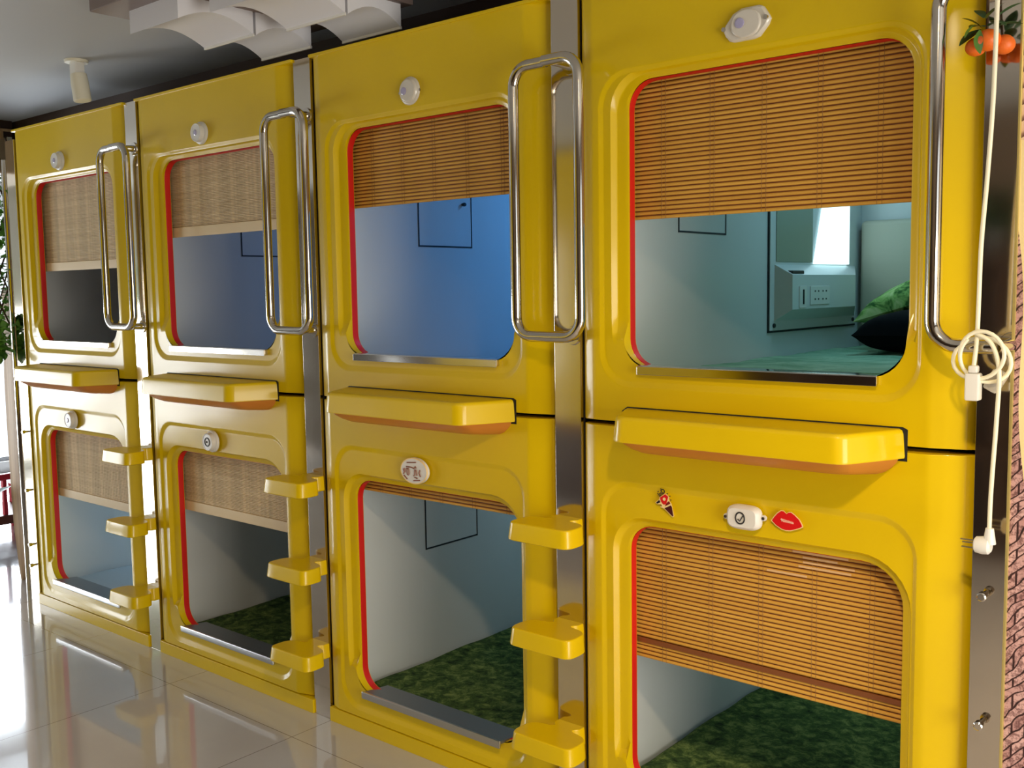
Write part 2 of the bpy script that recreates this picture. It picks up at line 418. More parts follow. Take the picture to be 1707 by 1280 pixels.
def make_capsule(upper):
    root = empty('sleeping_capsule')
    pb, (ob, ot, rr) = panel(upper)
    pb.build('front_panel', M['yellow'], root, 32)
    ring(ob + .001, ot - .0045, rr, OX0, OX1, [(-.001, .034), (.0005, .0335), (.0015, .036), (.0015, .056), (.0, .059), (-.001, .059)]).build('red_edging', M['red'], root, 50)
    lo = shell(upper).build('lining', M['inner'], root, smooth=False)
    lo.data.materials.append(M['black'])  # outer faces coloured black to deepen the shade above the capsules
    for p in lo.data.polygons:
        if p.center.x < .0101 or p.center.x > W - .0101 or p.center.y > 1.985 or p.center.z < .012 or p.center.z > 1.185: p.material_index = 1
    # thin dark line of the flap on the side wall
    fl = MB()
    y0, y1, z0, z1 = .482, .79, .548, .80
    for a in ((y0, y0 + .006, z0, z1), (y0, y1, z0, z0 + .006), (y1 - .004, y1, z0, z1), (y0, y1, z1 - .006, z1)): fl.box(.0301, .0320, *a)
    fl.build('wall_flap_line', M['line'], root, smooth=False)
    MB().lathe([(.006, .0), (.008, .012), (.006, .018)], (.031, .735, .722), 'x', 10).build('wall_hook', M['dark'], root)
    if upper:
        MB().box(0, W, -.005, .03, 1.192, 1.2025, .0015).build('top_lip', M['yellow'], root)
        sp = MB().box(.196, .852, -.006, .058, ob - .016, ob + .006, .003).build('sill_strip', M['steel'], root)
        MB().box(.196, .852, -.010, -.006, ob - .019, ob + .004, .0015).build('sill_edge', M['chrome'], sp)
    else:
        MB().box(.0, W, -.003, .05, .0, .053, .0015).build('kick_board', M['yellow'], root)
        sp = MB()
        ya, yb = -.012, .105
        sp.loops([[(x, ya, .162), (x, yb, .150), (x, yb, .142), (x, ya, .154)] for x in (.200, .846)], cap0=True, cap1=True)
        sp = sp.build('sill_plate', M['sill_dark'], root)
        MB().box(.198, .848, -.020, -.010, .140, .166, .004).build('sill_edge', M['brushed'], sp)
    return root

ord_ = ['leftmost column', 'second column from the left', 'third column from the left', 'rightmost column']
proto = {True: make_capsule(True), False: make_capsule(False)}
caps = {}
descr = {
    (0, True): 'upper yellow sleeping capsule of the leftmost column, dark inside under a half lowered woven blind',
    (1, True): 'upper yellow sleeping capsule of the second column from the left, dim blue grey inside',
    (2, True): 'upper yellow sleeping capsule of the third column from the left, lit bright blue inside',
    (3, True): 'upper yellow sleeping capsule of the rightmost column, lit cyan, wall console inside',
    (0, False): 'lower yellow sleeping capsule at the far left end of the row, pale grey bed inside',
    (1, False): 'lower yellow sleeping capsule of the second column from the left, ledge on top, woven blind',
    (2, False): 'lower yellow sleeping capsule with oval lettered plaque and blind rolled nearly to the top',
    (3, False): 'lower yellow sleeping capsule of the rightmost column with lips and cone stickers',
}
for k in range(4):
    for up in (False, True):
        o = proto[up] if k == 0 else copy_tree(proto[up])
        o.location = (k * P, 0, ZS if up else 0)
        tag(o, descr[(k, up)], 'capsule bed', 'yellow sleeping capsules in the row')
        caps[(k, up)] = o

ledge0 = empty('ledge')
shelf_mesh().build('ledge_top', M['yellow'], ledge0, 50)
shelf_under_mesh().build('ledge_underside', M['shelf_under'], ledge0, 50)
MB().prism([(.142, 1.174), (.923, 1.174), (.923, 1.247), (.912, 1.2525), (.160, 1.2525), (.142, 1.24)], -.0012, -.0002).build('gasket', M['black'], ledge0)
for k, d_ in enumerate(('smallest yellow ledge, washed pale by daylight, on the leftmost column', 'yellow ledge between the tiers of the second column from the left', 'yellow ledge above the capsule with the lettered plaque', 'largest yellow ledge, above the lips and cone stickers')):
    o = ledge0 if k == 0 else copy_tree(ledge0)
    o.location = (k * P, 0, 0); tag(o, d_, 'ledge', 'yellow ledges between the capsule tiers')

# black shadow gap filler along the seam between the tiers (only where the ledge is not)
# lamps above the openings
for (k, up), kind, x, z in (((0, True), 'button', .48, 1.008), ((1, True), 'button', .487, 1.008), ((2, True), 'round', .500, 1.012), ((3, True), 'plate', .517, 1.012),
                            ((0, False), 'button', .47, .990), ((1, False), 'target', .475, .985), ((3, False), 'oval', .519, .992)):
    lamp_cover(kind, caps[(k, up)], (x, z))

# oval plaque with ornate marks on the third lower capsule
pl = MB().prism([(.485 + .063 * math.cos(a * PI / 20), .987 + .044 * math.sin(a * PI / 20)) for a in range(40)], -.012, 0, .004).build('plaque', M['white'], caps[(2, False)])
MB().tube([(.485 + .061 * math.cos(a * PI / 20), -.0105, .987 + .042 * math.sin(a * PI / 20)) for a in range(40)], .0024, 6, True).build('plaque_rim', M['cream_ink'], pl)
gm = MB()
def stroke(m_, pts, w=.0022, y=-.0128, cx=0, cz=0): m_.tube([(cx + a, y, cz + b) for a, b in pts], w, 5)
for pts in ([(-.034, .012), (-.012, .012), (.002, .009)], [(-.033, .006), (-.022, .006)], [(-.032, .003), (-.030, -.014), (-.024, -.016)], [(-.022, .004), (-.021, -.013)],
            [(.004, .010), (.009, .016), (.013, .010)], [(.006, .006), (.005, -.012), (.0, -.016)], [(.012, .006), (.016, -.014)], [(.004, -.020), (.018, -.023)],
            [(-.048, .004), (-.044, -.006), (-.048, -.014)], [(-.041, .006), (-.040, -.008)], [(.030, .006), (.026, -.004), (.032, -.016)], [(-.046, -.018), (-.030, -.030)], [(-.03, .026), (.012, .030)], [(0, -.032), (.03, -.028)]):
    stroke(gm, pts, cx=.485, cz=.987)
gm.build('plaque_lettering', M['brown_ink'], pl)

# ------------------------------------------------------------------ blinds
def blind(k, up, zbot, woven, label):
    x0, x1 = OX0 - .055, OX1 + .045; zt = 1.0 if up else .985
    root = empty('bamboo_blind', (k * P, .078, (ZS if up else 0)))
    z_loc = zbot - (ZS if up else 0)
    pitch = .0060 if woven else .0122
    h = .0057 if woven else .0088
    sl = MB(); n = int((zt - z_loc) / pitch)
    for j in range(n):
        z = z_loc + j * pitch + h / 2; jit = (random.random() - .5) * .0006
        prof = [(-.0006 + jit, -h / 2), (-.0032 + jit, -h * .36), (-.0040 + jit, 0), (-.0032 + jit, h * .36), (-.0006 + jit, h / 2), (.0006, h / 2), (.0006, -h / 2)]
        sl.loops([[(x0, y, z + q) for y, q in prof], [(x1, y, z + q) for y, q in prof]], cap0=True, cap1=True)
    if not woven: MB().box(x0, x1, .0012, .0030, z_loc, zt).build('gap_shade_sheet', M['bamboo_dark'], root)  # dark sheet added so the gaps between slats look shaded
    sl.build('slat_sheet', M['bamboo_woven'] if woven else M['bamboo'], root, 60)
    if woven or (k, up) == (3, False):
        zz = z_loc + (.042 if woven else .052)
        r_ = MB()
        if woven: r_.box(x0, x1, -.010, -.004, z_loc - .001, z_loc + .040, .002)
        else: r_.box(x0, x1, -.0085, -.004, z_loc + .046, z_loc + .060, .001)
        r_.build('bottom_hem' if woven else 'bottom_rail', M['bamboo_hem'] if woven else M['bamboo_dark'], root)
    if not woven:
        for fx in (.16, .33, .50, .67, .84):
            th = MB()
            for d in (-.006, .006): th.tube([(x0 + fx * (x1 - x0) + d, -.0042, z_loc), (x0 + fx * (x1 - x0) + d, -.0042, zt)], .0005, 5)
            th.build('thread', M['thread'], root)
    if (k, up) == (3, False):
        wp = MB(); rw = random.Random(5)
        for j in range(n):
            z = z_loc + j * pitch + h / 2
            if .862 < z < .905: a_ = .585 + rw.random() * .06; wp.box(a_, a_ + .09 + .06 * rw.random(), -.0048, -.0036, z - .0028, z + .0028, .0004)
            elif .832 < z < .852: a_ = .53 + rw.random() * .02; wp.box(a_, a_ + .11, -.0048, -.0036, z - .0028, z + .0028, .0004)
        wp.build('painted_glint', mat('glint_paint', lin(226, 186, 132), .3, coat=.4), root)  # pale strips painted on the slats in place of light reflections
    MB().tube([(x0, .018, zt + .012), (x1, .018, zt + .012)], .016, 14).build('head_roll', M['bamboo_hem'], root)
    tag(root, label, 'blind', 'bamboo roller blinds')
    return root
blind(0, True, 1.705, True, 'woven bamboo blind half lowered in the leftmost upper capsule over a black interior')
blind(1, True, 1.820, True, 'woven bamboo blind in the second upper capsule from the left, with a plain bottom band')
blind(2, True, 1.870, False, 'bamboo slat blind with a short drop above the bright blue capsule interior')
blind(3, True, 1.765, False, 'large bamboo slat blind above the cyan lit interior, glint on its lower right')
blind(0, False, .572, True, 'pale woven bamboo blind in the lowest capsule at the far left end')
blind(1, False, .650, True, 'woven bamboo blind in the lower capsule beneath the second ledge from the left')
blind(2, False, .870, False, 'bamboo blind rolled up to a thin strip above the grey lower interior')
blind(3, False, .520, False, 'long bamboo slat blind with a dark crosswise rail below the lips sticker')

# ------------------------------------------------------------------ beds
def mattress(k, up, material, label, zt):
    b = MB(); x0, x1, y0, y1 = .035, 1.030, .115, 1.962; z0 = (ZS + .036 if up else .021)
    nx, ny = 36, 60
    rows = []
    for j in range(ny + 1):
        row = []
        for i in range(nx + 1):
            u, v_ = i / nx, j / ny
            x = x0 + (x1 - x0) * u; y = y0 + (y1 - y0) * v_
            e = min(u, 1 - u) * (x1 - x0); e2 = min(v_, 1 - v_) * (y1 - y0)
            d = .02 * (1 - smooth01(min(e, e2) / .03))
            z = zt - d + .007 * noise.noise(Vector((x * 4 + k, y * 4, 3. * up))) + .004 * noise.noise(Vector((x * 11, y * 11, k)))
            row.append((x, y, z))
        rows.append(row)
    b.loops(rows, close=False)
    top = rows[0] + [r_[-1] for r_ in rows[1:]] + rows[-1][-2::-1] + [r_[0] for r_ in rows[-2:0:-1]]
    b.loops([top, [(x, y, z0) for x, y, z in top]], cap1=True)
    o = b.build('mattress', material, None, 60, (k * P, 0, 0)); tag(o, label, 'mattress', 'mattresses in the capsules'); return o
mattress(0, False, M['grey_sheet'], 'pale blue grey mattress in the lower capsule at the far left', .105)
mattress(1, False, M['green_fabric'], 'dark green mattress in the second lower capsule from the left', .110)
mattress(2, False, M['green_fabric'], 'dark mottled green mattress below the rolled up blind', .110)
mattress(3, False, M['green_fabric'], 'mossy green mattress in the front right lower capsule', .110)
mattress(3, True, M['jade_fabric'], 'jade green bedding in the cyan lit upper capsule', 1.322)
mattress(2, True, M['grey_sheet'], 'pale mattress in the blue lit upper capsule', 1.300)
mattress(1, True, M['grey_sheet'], 'pale mattress in the upper capsule of the second column from the left', 1.300)
mattress(0, True, M['grey_sheet'], 'pale mattress in the dark upper capsule at the far left', 1.300)

# console, head pad and pillow in the cyan capsule
cc = caps[(3, True)]
def local(zw): return zw - ZS
con = MB()
con.box(.0302, .038, 1.105, 1.90, local(1.413), local(2.14), .003)
con = con.build('wall_console', M['inner'], cc)
cb = MB()   # bevelled box that sticks out of the plate
cb.loops([[(.037, 1.14, local(1.448)), (.037, 1.885, local(1.448)), (.037, 1.885, local(1.655)), (.037, 1.14, local(1.655))],
          [(.100, 1.158, local(1.490)), (.100, 1.74, local(1.490)), (.100, 1.74, local(1.616)), (.100, 1.158, local(1.616))]], cap0=True, cap1=True)
cb = cb.build('console_box', M['inner'], con, smooth=False)
dk = MB()
for a in ((1.099, 1.106, local(1.41), local(2.14)), (1.099, 1.90, local(1.406), local(1.413))): dk.box(.0301, .036, *a)
dk.build('console_gap', M['line'], con, smooth=False)
for y in (1.135, 1.865): MB().lathe([(.008, .038), (.008, .044)], (0, y, local(1.432)), 'x', 12).build('bolt', M['dark'], con)
MB().box(.100, .104, 1.212, 1.270, local(1.494), local(1.575), .002).build('switch_plate', M['white'], con)
MB().box(.104, .107, 1.238, 1.246, local(1.508), local(1.562)).build('switch_slot', M['line'], con)
so = MB().box(.100, .104, 1.306, 1.480, local(1.504), local(1.574), .002).build('socket_plate', M['white'], con)
sk = MB()
for y in (1.34, 1.37, 1.41, 1.44):
    for z in (1.522, 1.552): sk.box(.104, .1048, y, y + .010, local(z), local(z + .006))
sk.build('socket_holes', M['line'], con)
MB().box(.038, .041, 1.15, 1.46, local(1.665), local(1.95), .001).build('console_mirror', mat('console_mirror', lin(150, 160, 140), .25, .2), con)
lampm = mat('niche_light', (.8, .95, 1), .4, emit=(.62, .92, 1.), estr=3.2)
MB().loops([[(x, 1.47, local(1.66)), (x, 1.80, local(1.66)), (x, 1.80, local(2.10)), (x, 1.62, local(2.10))] for x in (.038, .048)], cap0=True, cap1=True).build('niche_light', lampm, con)
MB().box(.038, .044, 1.15, 1.57, local(1.955), local(2.10), .003).build('niche_top_light', lampm, con)
MB().box(.05, .095, 1.17, 1.27, local(1.617), local(1.632), .004).build('black_remote', M['dark'], con)

pad = MB().box(.05, 1.02, 1.905, 1.966, 1.40, 1.842, .02, 3).build('head_pad', M['pad'], None, loc=(3 * P, 0, 0))
tag(pad, 'beige padded headboard at the back of the cyan lit capsule', 'headboard')
def pillow_mesh(w, d, h, seed):
    rows = []; n = 24
    for side in (1, -1):
        pass
    b = MB(); top = []; 
    for j in range(n + 1):
        row = []
        for i in range(n + 1):
            u, v_ = i / n * 2 - 1, j / n * 2 - 1
            pinch = 1 - .10 * (abs(u) ** 2) * (1 - abs(v_)) - .0
            x = u * w / 2 * (1 - .07 * (1 - abs(v_) ** 2) * 0 - .06 * (1 - v_ * v_) * -0); y = v_ * d / 2
            x = u * w / 2 * (1 - .06 * (1 - v_ * v_) * (abs(u) ** 3)); y = v_ * d / 2 * (1 - .06 * (1 - u * u) * (abs(v_) ** 3))
            z = h / 2 * ((1 - abs(u) ** 3.2) * (1 - abs(v_) ** 3.2)) ** .55
            z *= 1 + .16 * noise.noise(Vector((u * 2, v_ * 2, seed)))
            row.append((x, y, z))
        top.append(row)
    b.loops(top, close=False)
    b.loops([[(x, y, -z * .8) for x, y, z in r_] for r_ in top], close=False)
    return b
pw = pillow_mesh(.56, .34, .15, 2).build('pillow', M['pillow'], None, 60)
pw.location = (3 * P + .455, 1.66, 1.545); pw.rotation_euler = (math.radians(14), math.radians(-15), math.radians(-12))
tag(pw, 'green leaf patterned pillow leaning at the head of the cyan capsule', 'pillow')
ck = pillow_mesh(.46, .36, .17, 5).build('cushion', mat('black_cushion_cloth', (.004, .004, .005), .95, spec=.1), None, 60)
ck.location = (3 * P + .485, 1.46, 1.395); ck.rotation_euler = (0, 0, math.radians(8))
tag(ck, 'black cushion under the green pillow', 'cushion')

# ------------------------------------------------------------------ steel strips in the gaps, studs
strip_labels = ['narrow steel strip at the outer left end of the capsule row', 'steel strip between the leftmost and second capsule columns', 'steel strip between the two middle capsule columns', 'wide mirror steel strip left of the rightmost capsule column', 'mirror steel strip between the rightmost capsule and the brick mural']
strips = []
for k in range(5):
    xa = -G if k == 0 else (k - 1) * P + W
    x0, x1 = (xa + .002, xa + G - (.003 if k == 3 else .0055)) if k < 4 else (xa + .002, xa + .072)
    root = empty('steel_strip', (0, 0, 0))
    MB().box(x0, x1, .005, .020, 0, 2.40 if k else 2.36, .0012).build('strip_face', M['steel'], root)
    MB().box(x1, xa + G - .001 if k < 4 else x1 + .001, .020, .03, 0, 2.39).build('shadow_gap', M['black'], root)
    if k == 4: MB().box(x1 + .002, x1 + .009, -.016, .012, 0, CEIL, .002).build('edge_trim', mat('brass_trim', lin(225, 205, 130), .3, .7), root)
    if k in (0, 4):
        for z in ((.894, .592, .309, .2) if k == 0 else (.897, .606, .31)):
            xs = x0 + .075 if k == 0 else x0 + .030
            st = MB().lathe([(.0075, -.030), (.010, -.028), (.010, -.014), (.006, -.012), (.006, .0048)], (xs, 0, z), 'y', 14).build('stud', M['chrome'], root)
    tag(root, strip_labels[k], 'metal strip', 'steel strips between the capsule columns'); strips.append(root)

# ------------------------------------------------------------------ steps
def step_outline():
    # plan: wide front bar, rounded corners, waist towards the strip
    half = [(.0, -.150), (.045, -.150), (.084, -.149), (.096, -.146), (.104, -.138), (.108, -.126), (.109, -.105), (.107, -.080), (.101, -.066), (.088, -.056), (.066, -.050), (.046, -.047), (.036, -.041), (.034, -.034), (.040, -.024), (.047, -.018), (.048, .0048)]
    return half + [(-x, y) for x, y in half[:0:-1]]
def step_mesh():
    ol = step_outline(); L_ = []
    for ins, z in ((.006, .0225), (.002, .0215), (.0, .0185), (-.005, -.025), (-.0045, -.0285), (.001, -.0315), (.010, -.032)):
        L_.append([(x * (1 - ins / .108), y if y > -.02 else y + ins * (abs(y) / .148), z) for x, y in ol])
    return MB().loops(L_, cap0=True, cap1=True)
step0 = empty('climbing_step')
step_mesh().build('tread', M['yellow'], step0, 50)
MB().box(-.040, .040, -.002, .0048, -.030, .012, .002).build('mounting_plate', M['brushed'], step0)
first = True
gap_words = ['between the leftmost and second columns', 'between the two middle columns', 'beside the rightmost column']
tier = ['lowest', 'middle', 'highest']
for k in range(3):
    for t, z in enumerate((.268, .582, .893)):
        o = step0 if first else copy_tree(step0); first = False
        o.location = (k * P + W + G / 2, 0, z)
        tag(o, '%s of the three yellow climbing steps %s of capsules' % (tier[t], gap_words[k]), 'step', 'yellow climbing steps on the steel strips')

# ------------------------------------------------------------------ grab rails
def c_tube(side, half, y, z0, z1, r=.055, n=8):
    pts = [(0, y, z1), (side * (half - r), y, z1)]
    pts += [(side * (half - r + r * math.sin(a * PI / 2 / n)), y, z1 - r + r * math.cos(a * PI / 2 / n)) for a in range(1, n + 1)]
    pts += [(side * half, y, z1 + (z0 - z1) * (.1 + .8 * q / 6)) for q in range(7)]
    pts += [(side * (half - r + r * math.cos(a * PI / 2 / n)), y, z0 + r - r * math.sin(a * PI / 2 / n)) for a in range(0, n + 1)]
    pts += [(0, y, z0)]
    return pts
rail_labels = ['smallest chrome grab rail, at the strip beside the leftmost upper capsule', 'chrome grab rail loop between the two middle upper capsules', 'chrome grab rail loop left of the rightmost upper capsule', 'grab rail at the far right with a white cord coiled on it']
for k in range(4):
    xc = k * P + W + G / 2
    root = empty('grab_rail', (xc, 0, 1.445))
    for side in ((-1, 1) if k < 3 else (-1,)):
        y = -.080 if side < 0 else -.090
        pts = c_tube(side, .118, y, 0, .755)
        if k == 3: pts = [(-.0 + .012, y, .755)] + pts[1:-1] + [(.012, y, 0)]
        MB().tube(pts, .0158, 18).build('rail_tube', M['chrome'], root, 60)
    for z in (0, .755):
        sd = MB().tube([(.012, -.086, z), (.018, -.05, z), (.022, .0048, z)], [.013, .012, .016], 14).build('standoff', M['chrome'], root, 60)
        MB().lathe([(.026, -.002), (.028, .0048)], (.022, 0, z), 'y', 20).build('flange', M['chrome'], sd)
    tag(root, rail_labels[k], 'grab rail', 'chrome grab rails by the upper capsules')

# ------------------------------------------------------------------ stickers on the rightmost lower capsule
SX = 3 * P
lips = empty('lips_sticker', (SX + .632, -.0006, .9985))
up = [(-.0425, -.006), (-.036, .004), (-.026, .016), (-.016, .0235), (-.009, .0235), (-.001, .017), (.005, .0215), (.012, .0225), (.022, .016), (.034, .006), (.0415, -.006), (.043, -.0115), (.036, -.016), (.024, -.021), (.010, -.026), (-.002, -.027), (-.014, -.025), (-.030, -.017)]
MB().prism(up, -.0008, 0).build('backing', M['cream_ink'], lips, smooth=False)
MB().prism([(x * .93, z * .92) for x, z in up], -.0014, -.0008).build('lips_print', M['red_ink'], lips, smooth=False)
tm = MB()
for j in range(9):
    x = -.0145 + j * .0037
    tm.tube([(x, -.0016, .0035 - .0006 * j), (x + .0016, -.0016, -.0045 - .0003 * j), (x + .0030, -.0016, .002 - .0006 * j)], .0008, 5)
tm.tube([(-.016, -.0016, .001), (-.008, -.0016, -.004), (.004, -.0016, -.0045), (.0185, -.0016, -.006)], .001, 5)
tm.build('lips_lettering', M['pink_ink'], lips)
tag(lips, 'red lips sticker beside the oval lamp on the lower front right capsule', 'sticker')
cone = empty('cone_sticker', (SX + .280, -.0006, 1.000))
def pr(pts, y0, name, m_): return MB().prism([(a, b) for a, b in pts], y0, 0 if y0 > -.001 else y0 + .0006).build(name, m_, cone, smooth=False)
def px(u, w): return ((u - 520) / 1097 * .112 , (620 - w) / 1280 * .104 + u * 0)
pr([px(*q) for q in ((350, 480), (540, 320), (650, 430), (640, 530), (720, 640), (800, 1050), (760, 1090), (490, 830), (380, 800), (420, 700), (290, 720), (225, 670), (350, 540))], -.0008, 'backing', M['cream_ink'])
pr([px(*q) for q in ((370, 480), (540, 345), (625, 420), (590, 560), (560, 690), (470, 700), (400, 600))], -.0014, 'red_panel', M['red_ink'])
pr([px(*q) for q in ((590, 620), (650, 560), (690, 640), (520, 760))], -.0014, 'wafer_rim', M['dkred_ink'])
pr([px(*q) for q in ((510, 820), (700, 700), (735, 740), (780, 1040), (760, 1060))], -.0014, 'cone_tip', M['cone_ink'])
pr([px(*q) for q in ((255, 670), (345, 565), (385, 640), (290, 700))], -.0014, 'dark_corner', M['black_ink'])
MB().prism([(px(505, 515)[0] + .0045 * math.cos(a * PI / 10), px(505, 515)[1] + .0045 * math.sin(a * PI / 10)) for a in range(20)], -.0019, -.0014).build('cream_dot', M['cream_ink'], cone, smooth=False)
bits = MB()
for (u, w) in ((395, 190), (310, 290), (595, 320), (670, 395), (700, 520), (410, 760)):
    a, b = px(u, w); bits.prism([(a - .0018, b - .0014), (a + .0022, b - .0008), (a + .0014, b + .002), (a - .0016, b + .0012)], -.0010, 0)
bits.build('black_specks', M['black_ink'], cone, smooth=False)
def text_obj(body, size, name, m_, parent, loc, rot, ext=.0003):
    cu = bpy.data.curves.new(name, 'FONT'); cu.body = body; cu.size = size; cu.extrude = ext; cu.offset = .0005; cu.align_x = 'CENTER'; cu.align_y = 'CENTER'
    to = bpy.data.objects.new(name + '_curve', cu); C.objects.link(to)
    me = bpy.data.meshes.new_from_object(to.evaluated_get(bpy.context.evaluated_depsgraph_get()))
    bpy.data.objects.remove(to)
    me.materials.clear(); me.materials.append(m_)
    o = bpy.data.objects.new(name, me); C.objects.link(o); o.parent = parent; o.location = loc; o.rotation_euler = rot; return o
a, b = px(420, 315)
lt = text_obj('InD', .017, 'lettering', M['black_ink'], cone, (a, -.0012, b), (PI / 2, -math.radians(42), 0))
tag(cone, 'dark red ice cream cone sticker left of the oval lamp', 'sticker')

# ------------------------------------------------------------------ cord, plug, fruit
cordroot = empty('power_cord', (0, 0, 0))
def smooth_path(pts, n=8):
    P_ = [Vector(p) for p in pts]; out = []
    for k in range(len(P_) - 1):
        p0 = P_[max(0, k - 1)]; p1 = P_[k]; p2 = P_[k + 1]; p3 = P_[min(len(P_) - 1, k + 2)]
        for j in range(n):
            t = j / n
            out.append(.5 * ((2 * p1) + (-p0 + p2) * t + (2 * p0 - 5 * p1 + 4 * p2 - p3) * t * t + (-p0 + 3 * p1 - 3 * p2 + p3) * t ** 3))
    return out + [P_[-1]]
cable = smooth_path([(4.622, -.10, CEIL), (4.619, -.12, 2.35), (4.617, -.130, 2.13), (4.613, -.125, 1.95), (4.602, -.11, 1.80), (4.594, -.112, 1.66), (4.592, -.112, 1.55), (4.590, -.112, 1.46), (4.584, -.112, 1.39)])
MB().tube(cable, .0045, 10).build('hanging_cable', M['cord'], cordroot, 60)
coil = []
cx, cz = 4.604, 1.425
for q in range(61):
    a = q / 60 * 2 * PI * 2.15 + 2.2
    rr_ = .049 - .008 * math.sin(q * .33)
    coil.append((cx + rr_ * math.cos(a) * (1 + .10 * math.sin(q * .2)) - (.004 if q > 30 else 0), -.112 - .012 * math.sin(a * .5 + 1), cz + rr_ * .95 * math.sin(a)))
MB().tube(coil, .0042, 10).build('coiled_cable', M['cord'], cordroot, 60)
drop = smooth_path([(4.588, -.118, 1.475), (4.620, -.120, 1.455), (4.636, -.118, 1.40), (4.632, -.11, 1.30), (4.626, -.105, 1.20), (4.622, -.10, 1.13), (4.621, -.10, 1.055)])
MB().tube(drop, .0045, 10).build('plug_cable', M['cord'], cordroot, 60)
thin = smooth_path([(4.648, -.06, 1.50), (4.655, -.055, 1.42), (4.646, -.05, 1.36), (4.642, -.03, 1.25), (4.636, -.025, 1.15), (4.634, -.025, 1.06)])
sb = MB().box(4.572, 4.600, -.128, -.098, 1.335, 1.392, .004).build('socket_block', M['white'], cordroot)
MB().box(4.577, 4.595, -.124, -.102, 1.392, 1.408, .004).build('socket_neck', M['white'], sb)
MB().box(4.604, 4.634, -.098, -.068, 1.352, 1.398, .005, mtx=Matrix.Translation((4.62, -.08, 1.37)) @ Matrix.Rotation(.5, 4, 'Y') @ Matrix.Translation((-4.62, .08, -1.37))).build('clear_connector', M['clear'], cordroot)
pg = MB().lathe([(.013, -.024), (.017, -.021), (.019, -.008), (.018, .004), (.012, .009)], (4.617, -.10, 1.030), 'x', 22).build('plug', M['white'], cordroot)
MB().tube([(4.622, -.10, 1.035), (4.622, -.10, 1.068)], [.013, .008], 12).build('plug_neck', M['white'], pg)
pp = MB()
for dz, dy in ((.009, -.004), (-.009, .004), (0, .010)): pp.box(4.566, 4.592, -.10 + dy - .003, -.10 + dy + .003, 1.030 + dz - .001, 1.030 + dz + .001)
pp.build('plug_prongs', M['brushed'], pg)
tag(cordroot, 'white extension cord coiled over the right grab rail, plug hanging loose', 'cord')

fr = empty('fruit_decoration', (4.573, -.052, 2.067))
def orange_fruit(x, y, z, r):
    return MB().lathe([(r * math.sin(t * PI / 14) * (1 - .04 * math.cos(t * PI / 14)), r * .9 * math.cos(t * PI / 14)) for t in range(0, 15)], (x, y, z), 'z', 24)
for (x, y, z, r) in ((-.017, .0, -.003, .021), (.012, -.018, .003, .0245), (.036, .004, -.006, .022)):
    orange_fruit(x, y, z, r).build('orange', M['orange'], fr, 60)
def leaf_mesh(L_, w, droop):
    b = MB(); rows = []
    for k in range(9):
        t = k / 8; ww = w * math.sin(PI * min(1, t * .96 + .02)) ** .8
        rows.append([(L_ * t, s_ * ww, -droop * t * t + (.12 * abs(s_) * ww)) for s_ in (-1, -.5, 0, .5, 1)])
    return b.loops(rows, close=False)
for (x, y, z, L_, w, rz, ry) in ((-.002, -.02, .026, .056, .014, 2.9, .2), (.004, -.02, .03, .05, .013, 2.5, -.5), (.012, -.02, .03, .05, .012, 1.2, -.6), (-.004, .0, .03, .052, .012, 3.3, -.9), (.03, -.01, .03, .045, .011, .3, -.3), (-.002, -.028, .02, .036, .010, -1.7, 1.2), (.0, -.036, .022, .050, .010, -1.9, 1.35), (.006, -.02, .045, .062, .012, .9, -.9), (.022, -.01, .045, .058, .011, .25, -.75), (.0, -.01, .05, .058, .010, 2.2, -.8), (.02, -.035, .035, .05, .012, -.6, .1), (-.01, -.02, .04, .04, .011, -2.4, .5)):
    o = leaf_mesh(L_ * .9, w * 1.1, .014).build('leaf', M['darkleaf'] if ry < .3 else M['leaf'], fr, 60); o.location = (x, y, z); o.rotation_euler = (0, ry, rz)
MB().tube([(.004, .0, .02), (.0, .016, .12), (.0, .026, .30), (.0, .03, CEIL - 2.069)], .003, 8).build('hanger_stem', M['stem'], fr)
tag(fr, 'cluster of artificial oranges with leaves hanging at the upper right', 'decoration')

# ------------------------------------------------------------------ ceiling lamp and spot
cl = empty('ceiling_lamp', (0, 0, CEIL))
MB().box(1.88, 2.72, -.56, .13, -.075, -.02, .004).build('base_plate', M['lampbase'], cl)
MB().box(2.1, 2.5, -.4, 0, -.022, -.0005).build('mounting_block', M['lampbase'], cl)
def wave_plate(x0, x1, y0, y1, h=.042):
    top = []; zb = -.150
    n = 16; prof = []
    for k in range(n + 1):
        t = k / n; prof.append((y0 + (y1 - y0) * t, zb + h * math.sin(PI * t) ** .9))
    up_ = [(y, max(z + .01, -.075)) for y, z in prof]
    L_ = []
    for x in (x0, x1): L_.append([(x, y, z) for y, z in prof] + [(x, y, z) for y, z in up_[::-1]])
    return MB().loops(L_, cap0=True, cap1=True)
for (x0, x1, y0, y1) in ((1.985, 2.275, -.475, -.190), (1.985, 2.275, -.180, .055), (2.405, 2.70, -.445, -.150), (2.405, 2.70, -.140, .090)):
    pl_ = wave_plate(x0, x1, y0, y1).build('shade_panel', M['lampwhite'], cl, 40)
    MB().box(x0, x1, y1 - .004, y1 + .004, -.156, -.146, .001).build('edge_strip', M['white'], pl_)
tag(cl, 'white ceiling lamp of wavy acrylic panels above the second capsule column', 'ceiling lamp')
sp = empty('ceiling_spotlight', (.85, -.085, CEIL))
MB().lathe([(.048, -.012), (.050, -.004), (.050, -.0005)], (0, 0, 0), 'z', 28).build('mount', M['spot'], sp)
MB().box(-.022, .030, -.022, .022, -.062, -.010, .005).build('bracket', M['white'], sp)
hd = MB().lathe([(.026, -.06), (.034, -.062), (.037, -.10), (.037, -.175), (.033, -.178)], (0, 0, 0), 'z', 28).build('lamp_head', M['spot'], sp); hd.rotation_euler = (.05, -.12, 0)
